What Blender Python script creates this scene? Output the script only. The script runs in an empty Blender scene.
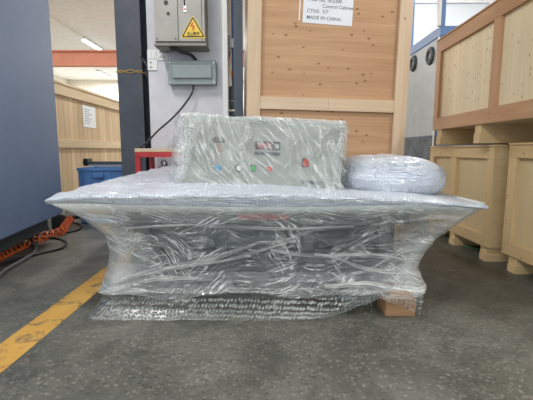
import bpy, bmesh, math, random
from mathutils import Vector, Matrix, noise
random.seed(7)
S = bpy.context.scene
COL = S.collection
PI = math.pi

# ------------------------------------------------------------ camera, world, light
PITCH = math.atan(50/385)
cam_d = bpy.data.cameras.new('camera'); cam = bpy.data.objects.new('camera', cam_d); COL.objects.link(cam)
cam_d.sensor_width = 36; cam_d.lens = 385*36/533; cam_d.clip_start = .05
cam.location = (0, 0, .85); cam.rotation_euler = (PI/2-PITCH, 0, 0)
S.camera = cam
W = bpy.data.worlds.new('world'); S.world = W; W.use_nodes = True
W.node_tree.nodes['Background'].inputs[0].default_value = (.86, .93, 1, 1)
W.node_tree.nodes['Background'].inputs[1].default_value = 1.8
S.view_settings.view_transform = 'Standard'; S.view_settings.look = 'None'
S.view_settings.exposure = 0.0; S.view_settings.gamma = 1
LIGHT_W = 82
def area(name, loc, sx, sy, w, col=(1, .985, .96), rot=(0, 0, 0)):
    l = bpy.data.lights.new(name, 'AREA'); l.shape = 'RECTANGLE'; l.size = sx; l.size_y = sy
    l.energy = w; l.color = col
    o = bpy.data.objects.new(name, l); o.location = loc; o.rotation_euler = rot; COL.objects.link(o)
    return o
LAMPS_AND_FILLS = [(-5.15, 11.9), (-6.7, 16.4), (-4.9, 6.2), (-1.6, 11.0), (-1.6, 6.2), (2.6, 5.4), (-4.9, 1.4), (-1.6, 1.4), (2.6, 1.4),
         (6.0, 5.4), (6.0, 1.4), (-1.6, -2.4), (2.6, -2.4), (-4.9, -2.4), (-1.6, 16.1)]  # first two have fixtures; the rest are unseen, added to light the hall
for i, (x, y) in enumerate(LAMPS_AND_FILLS):
    area('tube_and_fill_light', (x, y, 3.86), .12, 1.2, LIGHT_W*(3.4 if y > 9 else 1))

# ------------------------------------------------------------ helpers
def link(o, parent=None):
    COL.objects.link(o)
    if parent: o.parent = parent
    return o
def tag(o, label, cat=None, group=None, kind=None):
    if label: o['label'] = label
    if cat: o['category'] = cat
    if group: o['group'] = group
    if kind: o['kind'] = kind
    return o
def thing(name, label, cat, loc=(0, 0, 0), rot=(0, 0, 0), group=None):
    o = bpy.data.objects.new(name, None); o.location = loc
    o.rotation_euler = rot if isinstance(rot, tuple) else (0, 0, rot)
    o.empty_display_size = .1
    return tag(link(o), label, cat, group)
class MB:
    def __init__(s): s.bm = bmesh.new()
    def box(s, x0, x1, y0, y1, z0, z1, bev=0.0):
        t = bmesh.new()
        r = bmesh.ops.create_cube(t, size=1)
        for v in t.verts:
            v.co = Vector((x0+(v.co.x+.5)*(x1-x0), y0+(v.co.y+.5)*(y1-y0), z0+(v.co.z+.5)*(z1-z0)))
        if bev > 0:
            bmesh.ops.bevel(t, geom=list(t.edges), offset=bev, segments=2, affect='EDGES', profile=.6)
        s.join(t); return s
    def join(s, t, mat=None):
        me = bpy.data.meshes.new('tmp')
        if mat: t.transform(mat)
        t.to_mesh(me); t.free(); s.bm.from_mesh(me); bpy.data.meshes.remove(me); return s
    def cyl(s, a, b, r, r2=None, n=16):
        a = Vector(a); b = Vector(b); d = b-a; t = bmesh.new()
        bmesh.ops.create_cone(t, cap_ends=True, segments=n, radius1=r, radius2=r if r2 is None else r2, depth=d.length)
        m = Matrix.Translation((a+b)/2) @ d.to_track_quat('Z', 'Y').to_matrix().to_4x4()
        return s.join(t, m)
    def torus(s, c, axis, R, r, n=20, k=8):
        t = bmesh.new(); rings = []
        for i in range(n):
            a = 2*PI*i/n; ring = []
            for j in range(k):
                b = 2*PI*j/k
                ring.append(t.verts.new(((R+r*math.cos(b))*math.cos(a), (R+r*math.cos(b))*math.sin(a), r*math.sin(b))))
            rings.append(ring)
        for i in range(n):
            for j in range(k):
                t.faces.new((rings[i][j], rings[(i+1) % n][j], rings[(i+1) % n][(j+1) % k], rings[i][(j+1) % k]))
        return s.join(t, Matrix.Translation(c) @ Vector(axis).to_track_quat('Z', 'Y').to_matrix().to_4x4())
    def tube(s, pts, r, k=8, smooth=True, closed=False):
        pts = [Vector(p) for p in pts]
        if smooth: pts = spline(pts)
        t = bmesh.new(); rings = []; up = Vector((0, 0, 1))
        for i, p in enumerate(pts):
            d = (pts[min(i+1, len(pts)-1)]-pts[max(i-1, 0)]).normalized()
            u = d.cross(up if abs(d.z) < .95 else Vector((1, 0, 0))).normalized(); w = d.cross(u)
            rings.append([t.verts.new(p+u*r*math.cos(2*PI*j/k)+w*r*math.sin(2*PI*j/k)) for j in range(k)])
        for i in range(len(rings)-1):
            for j in range(k):
                t.faces.new((rings[i][j], rings[i+1][j], rings[i+1][(j+1) % k], rings[i][(j+1) % k]))
        t.faces.new(rings[0]); t.faces.new(rings[-1][::-1])
        return s.join(t)
    def poly(s, pts2, y0, y1):            # polygon in XZ extruded along Y
        t = bmesh.new(); a = [t.verts.new((x, y0, z)) for x, z in pts2]; b = [t.verts.new((x, y1, z)) for x, z in pts2]
        n = len(a); t.faces.new(a); t.faces.new(b[::-1])
        for i in range(n): t.faces.new((a[i], b[i], b[(i+1) % n], a[(i+1) % n]))
        return s.join(t)
    def build(s, name, mat, parent=None, smooth=False):
        bmesh.ops.recalc_face_normals(s.bm, faces=s.bm.faces)
        me = bpy.data.meshes.new(name); s.bm.to_mesh(me); s.bm.free()
        me.materials.append(mat)
        if smooth:
            for p in me.polygons: p.use_smooth = True
            me.set_sharp_from_angle(angle=math.radians(40))
        return link(bpy.data.objects.new(name, me), parent)
def spline(pts, n=8):
    out = []
    for i in range(len(pts)-1):
        p0 = pts[max(i-1, 0)]; p1 = pts[i]; p2 = pts[i+1]; p3 = pts[min(i+2, len(pts)-1)]
        for k in range(n):
            t = k/n
            out.append(.5*((2*p1)+(p2-p0)*t+(2*p0-5*p1+4*p2-p3)*t*t+(3*p1-p0-3*p2+p3)*t**3))
    out.append(pts[-1]); return out
def lerp_tab(tab, x):
    if x <= tab[0][0]: return tab[0][1]
    for (a, va), (b, vb) in zip(tab, tab[1:]):
        if x <= b:
            t = (x-a)/(b-a); return va+(vb-va)*t
    return tab[-1][1]
def text(body, size, mat, parent, loc, rot=(PI/2, 0, 0), name='lettering', depth=.0006, align='LEFT', bold=0.0):
    c = bpy.data.curves.new(name, 'FONT'); c.body = body; c.size = size; c.extrude = depth; c.align_x = align; c.offset = bold
    c.space_line = 1.0
    o = bpy.data.objects.new(name, c); COL.objects.link(o)
    bpy.context.view_layer.update()
    me = bpy.data.meshes.new_from_object(o.evaluated_get(bpy.context.evaluated_depsgraph_get()))
    COL.objects.unlink(o); bpy.data.objects.remove(o)
    me.materials.clear(); me.materials.append(mat)
    q = link(bpy.data.objects.new(name, me), parent); q.location = loc; q.rotation_euler = rot
    return q

# ------------------------------------------------------------ materials
def nmat(name):
    m = bpy.data.materials.new(name); m.use_nodes = True
    nt = m.node_tree; b = nt.nodes['Principled BSDF']; return m, nt, b
def lk(nt, a, b): nt.links.new(a, b)
def coords(nt, scale=(1, 1, 1), rot=(0, 0, 0), src='Object'):
    tc = nt.nodes.new('ShaderNodeTexCoord'); mp = nt.nodes.new('ShaderNodeMapping')
    mp.inputs['Scale'].default_value = scale; mp.inputs['Rotation'].default_value = rot
    lk(nt, tc.outputs[src], mp.inputs[0]); return mp.outputs[0]
def nz(nt, vec, scale, detail=4, rough=.5, dist=0):
    n = nt.nodes.new('ShaderNodeTexNoise'); n.inputs['Scale'].default_value = scale; n.inputs['Detail'].default_value = detail
    n.inputs['Roughness'].default_value = rough; n.inputs['Distortion'].default_value = dist
    lk(nt, vec, n.inputs['Vector']); return n.outputs['Fac']
def ramp(nt, fac, stops):
    r = nt.nodes.new('ShaderNodeValToRGB'); e = r.color_ramp.elements
    while len(e) < len(stops): e.new(.5)
    for el, (p, c) in zip(e, stops):
        el.position = p; el.color = (c if isinstance(c, tuple) else (c, c, c))+(1,)
    lk(nt, fac, r.inputs[0]); return r.outputs[0]
def math_(nt, op, a, b=None, clamp=False):
    m = nt.nodes.new('ShaderNodeMath'); m.operation = op; m.use_clamp = clamp
    for i, v in enumerate((a, b)):
        if v is None: continue
        if isinstance(v, (int, float)): m.inputs[i].default_value = v
        else: lk(nt, v, m.inputs[i])
    return m.outputs[0]
def mixc(nt, f, a, b, mode='MIX'):
    m = nt.nodes.new('ShaderNodeMix'); m.data_type = 'RGBA'; m.blend_type = mode
    for s, v in ((m.inputs[0], f), (m.inputs[6], a), (m.inputs[7], b)):
        if isinstance(v, (int, float)): s.default_value = v
        elif isinstance(v, tuple): s.default_value = v+(1,)
        else: lk(nt, v, s)
    return m.outputs[2]
def bump(nt, b, h, strength=.3, dist=.01):
    n = nt.nodes.new('ShaderNodeBump'); n.inputs['Strength'].default_value = strength; n.inputs['Distance'].default_value = dist
    lk(nt, h, n.inputs['Height'])
    if b is not None: lk(nt, n.outputs[0], b.inputs['Normal'])
    return n.outputs[0]
def paint(name, col, rough=.5, metal=0, var=.06, bs=.05, spec=.5):
    m, nt, b = nmat(name)
    v = coords(nt); f = nz(nt, v, 6, 6, .6)
    lo = tuple(max(0, c*(1-var*2)) for c in col); hi = tuple(min(1, c*(1+var)) for c in col)
    lk(nt, ramp(nt, f, [(.3, lo), (.65, hi)]), b.inputs['Base Color'])
    b.inputs['Roughness'].default_value = rough; b.inputs['Metallic'].default_value = metal
    b.inputs['Specular IOR Level'].default_value = spec
    if bs: bump(nt, b, nz(nt, v, 180, 2), bs, .002)
    return m
def emit(name, col, s):
    m, nt, b = nmat(name)
    b.inputs['Base Color'].default_value = col+(1,); b.inputs['Emission Color'].default_value = col+(1,)
    b.inputs['Emission Strength'].default_value = s; return m
def wood(name, lo, hi, axis, knots=.0, kscale=9, contrast=1.0, plank=0, paxis=0):
    m, nt, b = nmat(name)
    sc = [14, 14, 14]; sc[axis] = .9
    v = coords(nt, tuple(sc)); g = nz(nt, v, 1.2, 6, .6, .6)
    sc2 = [60, 60, 60]; sc2[axis] = 2.0
    g2 = nz(nt, coords(nt, tuple(sc2)), 1.0, 3)
    big = nz(nt, coords(nt, tuple(2.2 if i != axis else .35 for i in range(3))), 1.3, 2)
    f = math_(nt, 'ADD', math_(nt, 'MULTIPLY', g, .5*contrast), math_(nt, 'ADD', math_(nt, 'MULTIPLY', g2, .18), math_(nt, 'MULTIPLY', big, .42)))
    col = ramp(nt, f, [(.34, lo), (.68, hi)])
    if plank:
        tc = coords(nt); sx = nt.nodes.new('ShaderNodeSeparateXYZ'); lk(nt, tc, sx.inputs[0])
        fr = math_(nt, 'FRACT', math_(nt, 'DIVIDE', sx.outputs[paxis], plank))
        fl = math_(nt, 'FLOOR', math_(nt, 'DIVIDE', sx.outputs[paxis], plank))
        wn = nt.nodes.new('ShaderNodeTexWhiteNoise'); wn.noise_dimensions = '1D'; lk(nt, fl, wn.inputs['W'])
        col = mixc(nt, math_(nt, 'MULTIPLY', wn.outputs['Value'], .35), col, tuple(c*.72 for c in lo))
        gap = math_(nt, 'LESS_THAN', fr, .05)
        col = mixc(nt, gap, col, tuple(c*.35 for c in lo))
    if knots:
        ks = [kscale]*3; ks[axis] = kscale*.55
        vo = nt.nodes.new('ShaderNodeTexVoronoi'); vo.inputs['Scale'].default_value = 1; vo.inputs['Randomness'].default_value = 1
        lk(nt, coords(nt, tuple(ks)), vo.inputs['Vector'])
        k = ramp(nt, vo.outputs['Distance'], [(knots*.5, 1.0), (knots, 0.0)])
        col = mixc(nt, math_(nt, 'MULTIPLY', k, .7), col, (lo[0]*.4, lo[1]*.28, lo[2]*.2))
    lk(nt, col, b.inputs['Base Color']); b.inputs['Roughness'].default_value = .62
    b.inputs['Specular IOR Level'].default_value = .3
    bump(nt, b, g2, .15, .002)
    return m
PINE_LO, PINE_HI = (.44, .31, .19), (.61, .47, .33)
M = {}
M['pine_x'] = wood('pine along x', PINE_LO, PINE_HI, 0, .09)
M['pine_y'] = wood('pine along y', PINE_LO, PINE_HI, 1, .09)
M['pine_z'] = wood('pine along z', PINE_LO, PINE_HI, 2, .09)
M['ply_x'] = wood('orange plywood', (.34, .18, .088), (.52, .325, .185), 0, .18, 17, 1.0)
RL, RH = (.36, .20, .105), (.54, .33, .185)
M['red_y'] = wood('reddish rail y', RL, RH, 1, .08); M['red_z'] = wood('reddish post z', RL, RH, 2, .08)
M['pale_z'] = wood('pale plywood', (.68, .57, .38), (.86, .77, .58), 2, .20, 26, .5)
YL, YH = (.52, .37, .18), (.70, .53, .30)
M['yel_x'] = wood('yellow pine x', YL, YH, 0, .07); M['yel_y'] = wood('yellow pine y', YL, YH, 1, .07)
M['yel_z'] = wood('yellow pine z', YL, YH, 2, .07); M['yel_ply'] = wood('yellow plywood', (.60, .47, .27), (.72, .59, .37), 2, .04, 7, .4)
M['plank_z'] = wood('vertical planks', (.43, .30, .17), (.62, .47, .3), 2, .09, 8, 1, .14, 1)
M['old_y'] = wood('greyed pine y', (.44, .33, .2), (.6, .48, .32), 1, .07)
M['block'] = wood('pallet block wood', (.14, .07, .032), (.32, .185, .095), 0, .06)
M['pallet'] = wood('pallet board wood', (.3, .18, .09), (.46, .3, .16), 0, .06)
M['white_wall'] = paint('white plaster', (.63, .62, .65), .8, 0, .05, .1)
M['hall_wall'] = paint('hall wall paint', (.8, .76, .68), .8, 0, .03)
M['ceiling'] = paint('ceiling sheet', (.88, .88, .87), .8, 0, .04)
M['beam'] = paint('red oxide paint', (.68, .28, .18), .6, 0, .05)
M['cab_blue'] = paint('blue grey enamel', (.14, .205, .345), .6, .0, .03, .12)
M['slate'] = paint('slate steel paint', (.055, .07, .1), .45, 0, .1)
M['slate_l'] = paint('light slate steel paint', (.088, .1, .122), .45, 0, .1)
M['dark'] = paint('dark machine paint', (.035, .042, .045), .5, 0, .1)
M['darkgrey'] = paint('dark grey steel', (.075, .09, .09), .45, .2, .12)
M['black'] = paint('black rubber', (.012, .012, .014), .5, 0, .1)
M['grey_box'] = paint('grey enclosure enamel', (.36, .345, .31), .5, 0, .07)
M['grey_dark'] = paint('darker grey enamel', (.24, .22, .19), .5, 0, .08)  # darker tone for the enclosure body and bottom ledge
M['green_box'] = paint('grey green enamel', (.25, .295, .29), .45, 0, .06)
M['plastic_w'] = paint('white plastic', (.8, .79, .76), .35, 0, .02, 0)
M['yellow'] = paint('sign yellow', (.75, .52, .06), .5, 0, .04, 0)
M['signblack'] = paint('sign black', (.02, .017, .01), .5, 0, .02, 0)
M['signred'] = paint('sign red', (.62, .1, .03), .5, 0, .02, 0)
M['red'] = paint('red paint', (.42, .02, .025), .4, 0, .08)
M['bin'] = paint('blue plastic', (.12, .27, .58), .4, 0, .05)
M['orange'] = paint('orange hose plastic', (.85, .16, .03), .35, 0, .05, 0)
M['greyhose'] = paint('grey hose', (.1, .1, .1), .5, 0, .05, 0)
M['paper'] = paint('paper', (.66, .69, .72), .6, 0, .02, 0)
M['ink'] = paint('ink', (.1, .1, .13), .7, 0, .02, 0)
M['green'] = paint('green plastic', (.02, .42, .09), .4, 0, .02, 0)
M['greenstrap'] = paint('green strap', (.1, .38, .15), .4, 0, .05, 0)
M['redbtn'] = paint('red button plastic', (.55, .07, .05), .4, 0, .02, 0)
M['bluebtn'] = paint('blue button plastic', (.06, .36, .62), .4, 0, .02, 0)
M['chrome'] = paint('metal key switch', (.55, .55, .55), .3, .8, .02, 0)
M['panel'] = paint('control panel enamel', (.34, .36, .32), .5, 0, .03, .05)
M['panel_side'] = paint('control box side enamel', (.36, .40, .38), .5, 0, .03, .05)
M['display'] = paint('display window', (.05, .012, .015), .3, 0, .05, 0)
M['blue_mach'] = paint('machine blue enamel', (.1, .2, .42), .45, 0, .04)
M['grey_mach'] = paint('machine grey panel', (.42, .46, .48), .5, 0, .05)
M['tape'] = paint('yellow tape', (.5, .33, .1), .5, 0, .15, 0)
M['led'] = emit('red digits', (.45, .04, .05), .12)
M['tube'] = emit('fluorescent tube', (.95, .98, 1), 6)

def floor_mat():
    m, nt, b = nmat('stone chip floor')
    v = coords(nt)
    vo = nt.nodes.new('ShaderNodeTexVoronoi'); vo.inputs['Scale'].default_value = 62; lk(nt, v, vo.inputs['Vector'])
    sep = nt.nodes.new('ShaderNodeSeparateColor'); lk(nt, vo.outputs['Color'], sep.inputs[0])
    big = nz(nt, v, 1.3, 5, .6, .4)
    base = ramp(nt, big, [(.3, (.082, .086, .072)), (.7, (.150, .150, .130))])
    chip = ramp(nt, sep.outputs[0], [(.0, (.05, .052, .044)), (.5, (.13, .129, .112)), (1, (.24, .225, .19))])
    edge = ramp(nt, vo.outputs['Distance'], [(.25, 1.0), (.6, 0.0)])
    f = math_(nt, 'MULTIPLY', edge, .75)
    c = mixc(nt, f, base, chip)
    stain = ramp(nt, nz(nt, v, 3.7, 6, .65, 1), [(.35, .6), (.6, 1.0)])
    c = mixc(nt, 1.0, c, stain, 'MULTIPLY')
    lk(nt, c, b.inputs['Base Color'])
    lk(nt, ramp(nt, big, [(.3, .38), (.7, .6)]), b.inputs['Roughness'])
    b.inputs['Specular IOR Level'].default_value = .45
    bump(nt, b, nz(nt, v, 90, 3), .25, .002)
    return m
M['floor'] = floor_mat()
def line_mat():
    m, nt, b = nmat('worn yellow floor paint')
    v = coords(nt); w = nz(nt, v, 9, 8, .75, .8)
    f = ramp(nt, w, [(.38, 0.0), (.47, 1.0)])
    y = ramp(nt, nz(nt, v, 4, 4), [(.3, (.44, .24, .045)), (.7, (.56, .33, .075))])
    lk(nt, mixc(nt, f, (.2, .13, .06), y), b.inputs['Base Color']); b.inputs['Roughness'].default_value = .55
    return m
M['line'] = line_mat()

def film_mat(name, lo, hi, col=(.86, .9, .92), bub=0, gloss=.5, angles=((0, 0, 0),), sc=3.0, uvsrc='UV', stretch=9, sa=.55, band=None, bs=.9, thin=11.0, rough=.16, bubamp=.28, mk=(.42, .6), side=0):
    """thin plastic: transparent where smooth, milky where the folds gather, their highlight streaks put into the alpha; a gloss layer on top"""
    m, nt, b = nmat(name)
    fs = []
    for i, a in enumerate(angles):
        v0 = coords(nt, (1, 1, 1), (0, 0, a), uvsrc)
        mp = nt.nodes.new('ShaderNodeMapping'); mp.inputs['Scale'].default_value = (1.0, stretch, 1); mp.inputs['Location'].default_value = (i*3.7, i*1.3, 0)
        lk(nt, v0, mp.inputs[0])
        n = nz(nt, mp.outputs[0], sc, 4, .55, .25)
        r = math_(nt, 'ABSOLUTE', math_(nt, 'SUBTRACT', n, .5))
        r = math_(nt, 'SUBTRACT', 1.0, math_(nt, 'MULTIPLY', r, thin), True)
        mask = ramp(nt, nz(nt, coords(nt, (1, 1, 1), (0, 0, a*.5+i), uvsrc), 3.2, 2), [(mk[0], 0.0), (mk[1], 1.0)])
        fs.append(math_(nt, 'MULTIPLY', math_(nt, 'POWER', r, 2.0), mask))
    f = fs[0]
    for g in fs[1:]: f = math_(nt, 'MAXIMUM', f, g)
    soft = ramp(nt, nz(nt, coords(nt, (1, 2.2, 1), (0, 0, .3), uvsrc), 4, 4, .6, .6), [(.3, 0.0), (.72, 1.0)])
    al = math_(nt, 'ADD', lo, math_(nt, 'MULTIPLY', soft, (hi-lo)*sa))
    al = math_(nt, 'ADD', al, math_(nt, 'MULTIPLY', f, (hi-lo)*.8), True)  # fold highlights painted as milky white streaks
    if side:
        sy = nt.nodes.new('ShaderNodeSeparateXYZ'); lk(nt, coords(nt, (1, 1, 1), (0, 0, 0), uvsrc), sy.inputs[0])
        q = math_(nt, 'ABSOLUTE', math_(nt, 'SUBTRACT', math_(nt, 'DIVIDE', sy.outputs[0], 3.2), .5))
        al = math_(nt, 'ADD', al, ramp(nt, q, [(.24, 0.0), (.36, side)]), True)
    if band:
        sx = nt.nodes.new('ShaderNodeSeparateXYZ'); lk(nt, coords(nt, (1, 1, 1), (0, 0, 0), uvsrc), sx.inputs[0])
        al = math_(nt, 'ADD', al, ramp(nt, sx.outputs[1], band), True)
    h = math_(nt, 'ADD', math_(nt, 'MULTIPLY', f, .8), math_(nt, 'MULTIPLY', soft, .5))
    if bub:
        vo = nt.nodes.new('ShaderNodeTexVoronoi'); vo.inputs['Scale'].default_value = bub; vo.inputs['Randomness'].default_value = .3
        lk(nt, coords(nt, (1, 1, 1), (0, 0, .02), uvsrc), vo.inputs['Vector'])
        d = ramp(nt, vo.outputs['Distance'], [(.15, 1.0), (.5, 0.0)])
        al = math_(nt, 'ADD', al, math_(nt, 'MULTIPLY', math_(nt, 'SUBTRACT', d, .5), bubamp), True)
        h = math_(nt, 'ADD', h, math_(nt, 'MULTIPLY', d, .5))
    nrm = bump(nt, b, h, bs, .008)
    b.inputs['Base Color'].default_value = col+(1,); b.inputs['Roughness'].default_value = .28
    b.inputs['Specular IOR Level'].default_value = .6
    lk(nt, al, b.inputs['Alpha'])
    gl = nt.nodes.new('ShaderNodeBsdfGlossy'); gl.inputs['Roughness'].default_value = rough; lk(nt, nrm, gl.inputs['Normal'])
    gl.inputs['Color'].default_value = (1, 1, 1, 1)
    fr = nt.nodes.new('ShaderNodeFresnel'); fr.inputs['IOR'].default_value = 1.45; lk(nt, nrm, fr.inputs['Normal'])
    mx = nt.nodes.new('ShaderNodeMixShader')
    lk(nt, math_(nt, 'MINIMUM', math_(nt, 'MULTIPLY', fr.outputs[0], gloss*2, True), .22), mx.inputs[0]); lk(nt, b.outputs[0], mx.inputs[1]); lk(nt, gl.outputs[0], mx.inputs[2])
    lk(nt, mx.outputs[0], nt.nodes['Material Output'].inputs[0])
    return m
M['film'] = film_mat('stretch film', .015, .95, (.80, .84, .82), 0, .32, (.30, -.22, .6, .04, -.5), 2.2, stretch=12, sa=.06, band=[(.0, .04), (.34, .0), (.45, .28), (.5, .55)], bs=.45, thin=26, rough=.1, mk=(.50, .64), side=.38)
M['fold'] = film_mat('gathered film', .02, .95, (.86, .89, .86), 0, .5, (.0, -.06), 2.0, stretch=26, sa=.2, bs=.6, thin=9, rough=.1)
M['bubble'] = film_mat('bubble wrap', .16, .5, (.40, .47, .46), 44, .4, (.1,), 2.5, stretch=3, sa=.12, bs=.6, rough=.25, bubamp=.4, thin=25, mk=(.55, .7))
M['boxfilm'] = film_mat('control box film', .02, .8, (.86, .89, .87), 90, .3, (1.0, 1.3, .75), 2.2, stretch=9, sa=.11, band=[(.0, .0), (.2, .02), (.42, .12), (.6, .28)], bs=.35, thin=20, bubamp=.06, mk=(.44, .6))
M['gather'] = film_mat('gathered box film', .06, 1.0, (.88, .91, .89), 0, .5, (.3, .1, -.2), 3.5, stretch=9, sa=.3, bs=.5, thin=12)
M['topwrap'] = film_mat('wrapped top', .93, 1.0, (.63, .68, .76), 60, .6, (.02, .12, -.1), 1.8, stretch=9, bs=1.0, bubamp=.2)
M['bagwrap'] = film_mat('bundle wrap', .93, 1.0, (.66, .71, .80), 75, .6, (.6, -.3, 1.2), 2.5, stretch=5, bs=1.0, bubamp=.2)

# ------------------------------------------------------------ setting
def struct(name, mb, mat, parent=None):
    o = mb.build(name, mat, parent)
    if parent is None: o['kind'] = 'structure'
    return o
XL, XR, YB, YF, ZC = -9, 8, 18, -6, 4.0
struct('floor', MB().box(XL, XR, YF, YB, -.1, 0), M['floor'])
struct('ceiling', MB().box(XL, XR, YF, YB, ZC, ZC+.1), M['ceiling'])
struct('wall_left', MB().box(XL-.15, XL, YF, YB, 0, ZC), M['hall_wall'])
struct('wall_right', MB().box(XR, XR+.15, YF, 7, 0, ZC), M['hall_wall'])
wb = MB()
wb.box(XL, 1.5, YB, YB+.15, 0, 1.2).box(XL, 1.5, YB, YB+.15, 2.6, ZC)
for a, b_ in ((XL, -8.4), (-6.0, -5.2), (-2.8, -2.0), (.4, 1.5)): wb.box(a, b_, YB, YB+.15, 1.2, 2.6)
struct('wall_back', wb, M['hall_wall'])
wr = MB(); wr.box(1.5, XR, 7, 7.15, 0, 1.5).box(1.5, XR, 7, 7.15, 3.42, ZC).box(1.5, 2.3, 7, 7.15, 1.5, 3.42).box(7, XR, 7, 7.15, 1.5, 3.42)
wr.box(1.4, 1.5, 7, YB, 0, ZC)
struct('wall_back_right', wr, M['hall_wall'])
def glass_mat():
    m, nt, b = nmat('window glass'); b.inputs['Base Color'].default_value = (.9, .93, .95, 1); b.inputs['Alpha'].default_value = .45
    b.inputs['Roughness'].default_value = .2; return m
M['glass'] = glass_mat()
def window(name, x0, x1, y, z0, z1, n):
    f = MB(); t = .05
    f.box(x0, x1, y, y+.08, z0, z0+t).box(x0, x1, y, y+.08, z1-t, z1)
    for i in range(n+1):
        x = x0+(x1-x0-t)*i/n; f.box(x, x+t, y, y+.08, z0+t, z1-t)
    o = struct(name, f, M['plastic_w'])
    g = MB().box(x0+t, x1-t, y+.03, y+.045, z0+t, z1-t).build('window_pane', M['glass'], o)
window('window_1', 2.3, 7.0, 7.02, 1.5, 3.42, 3)
window('added_window_2', -8.4, -6.0, YB+.02, 1.2, 2.6, 2)  # the three back wall windows are added to brighten the hall inside
window('added_window_3', -5.2, -2.8, YB+.02, 1.2, 2.6, 2)
window('added_window_4', -2.0, .4, YB+.02, 1.2, 2.6, 2)
# pillar with its lighter edge strip
struct('wall_pillar', MB().box(-1.04, -.385, 3.5, 4.1, 0, ZC, .008), M['white_wall'])
struct('trim_1', MB().box(-.385, -.335, 3.47, 4.1, 0, ZC, .006), M['plastic_w'])
# yellow floor line
lm = MB().box(-1.175, -1.02, .2, 9, 0, .0015)
struct('trim_2', lm, M['line'])
# white ceiling rib, the red beam (I section)
struct('trim_3', MB().box(XL, 1.4, 7.9, 8.05, 3.86, ZC), M['plastic_w'])
bt = thing('ceiling_beam', 'red oxide steel beam crossing the hall below the white ceiling', 'beam', (-3.8, 9, 2.72))
for z in (0, .31): MB().box(-5.2, 5.2, -.08, .08, z, z+.03).build('flange', M['beam'], bt)
MB().box(-5.2, 5.2, -.012, .012, .03, .31).build('web', M['beam'], bt)
# ceiling lamps
for i, (x, y) in enumerate(LAMPS_AND_FILLS[:2]):
    t = thing('ceiling_lamp', ['glowing tube lamp on the ceiling, nearer one above the red beam', 'far tube lamp on the ceiling, seen below the red beam'][i], 'lamp', (x, y, 3.885), 0, 'tube lamps on the ceiling')
    MB().box(-.07, .07, -.62, .62, .05, .115, .008).build('housing', M['plastic_w'], t)
    for dx in (-.03, .03): MB().cyl((dx, -.6, .03), (dx, .6, .03), .018).build('tube', M['tube'], t, True)
M_ = MB().box(-5.17, -5.13, 5, 11.25, 3.95, 4.0); struct('trim_4', M_, M['plastic_w'])
M_ = MB().box(-5.17, -5.13, 12.55, 17.9, 3.95, 4.0); struct('trim_5', M_, M['plastic_w'])

# ------------------------------------------------------------ left: blue cabinet, crate, columns
t = thing('blue_machine_cabinet', 'tall blue-grey steel machine cabinet filling the left edge', 'cabinet', (-1.955, 3.66, 0), math.radians(8.7-0))
MB().box(-1.6, 0, -2.3, 0, .25, 2.75, .012).build('body', M['cab_blue'], t)
MB().box(-1.5, -.10, -2.2, -.12, .12, .25).build('plinth', M['dark'], t)
for (x, y) in ((-.2, -.25), (-1.3, -.25), (-.2, -2.05), (-1.3, -2.05)):
    MB().cyl((x, y, 0), (x, y, .03), .05).cyl((x, y, .03), (x, y, .12), .02).build('foot', M['dark'], t, True)

t = thing('plank_crate', 'large wooden crate of vertical planks behind the blue cabinet, paper sheet on it', 'crate', (-2.77, 5.0, 0))
MB().box(-1.4, -.03, 0, 3.0, .1, 1.70).build('panel', M['plank_z'], t)
MB().box(-.03, 0, -.02, 3.02, 1.585, 1.73, .003).build('rail', M['old_y'], t)
MB().box(-.03, 0, -.02, 3.02, .88, 1.0, .003).build('rail', M['old_y'], t)
MB().box(-.03, 0, -.02, 3.02, .1, .24, .003).build('rail', M['old_y'], t)
MB().box(-1.42, .01, -.04, 3.04, 1.73, 1.76).build('lid', M['old_y'], t)
for y in (.1, 1.4, 2.75): MB().box(-1.4, 0, y, y+.12, 0, .1).build('skid', M['old_y'], t)
t = thing('paper_sheet', 'white printed paper sheet stuck on the plank crate at the left', 'paper', (-2.797, 5.98, 1.2))
MB().box(0, .0015, 0, .44, 0, .33).build('sheet', M['paper'], t)
tb = MB()
for k in range(7): tb.box(.0015, .0022, .05, .2+random.random()*.17, .27-k*.035, .278-k*.035)
tb.build('printed_lines', M['ink'], t)

t = thing('steel_column', 'dark slate steel column left of the white pillar, yellow tape round it', 'column', (-1.37, 4.05, 0))
MB().box(-.125, .12, -.06, -.045, 0, 3.95).build('flange', M['slate_l'], t)
MB().box(-.02, .02, -.045, .2, 0, 3.95).build('web', M['slate'], t)
MB().box(-.13, .19, .2, .22, 0, 3.95).build('flange', M['slate'], t)
MB().box(-.14, .16, -.08, .24, 0, .02).build('base_plate', M['slate'], t)
tp = MB()
for dz, sl in ((0, .012), (.008, -.014)):
    pts = [Vector((-.128+.253*k/8, -.064, 1.625+dz+sl*math.sin(k*1.1))) for k in range(9)]
    tp.tube(pts, .006, 6)
tp.tube([(.125, -.064, 1.62), (.128, .02, 1.63)], .006, 6, False).tube([(-.128, -.064, 1.62), (-.13, .02, 1.63)], .006, 6, False)
tp.build('tape', M['tape'], t)
t = thing('steel_rack_post', 'black steel post in the gap between slate column and white pillar', 'post', (-1.255, 4.5, 0))
MB().box(-.07, .07, -.03, .03, 0, 1.78, .004).box(-.09, .09, -.05, .05, 0, .015).build('post', M['black'], t)
t = thing('steel_column', 'dark slate steel post between the white pillar and the tall plywood crate', 'column', (-.232, 3.30, 0))
MB().box(-.038, .037, 0, .015, 0, 3.95).build('flange', M['slate'], t)
MB().box(-.005, .01, .015, .10, 0, 3.95).build('web', M['slate'], t)
MB().box(-.038, .030, .10, .115, 0, 3.95).build('flange', M['slate'], t)
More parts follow.
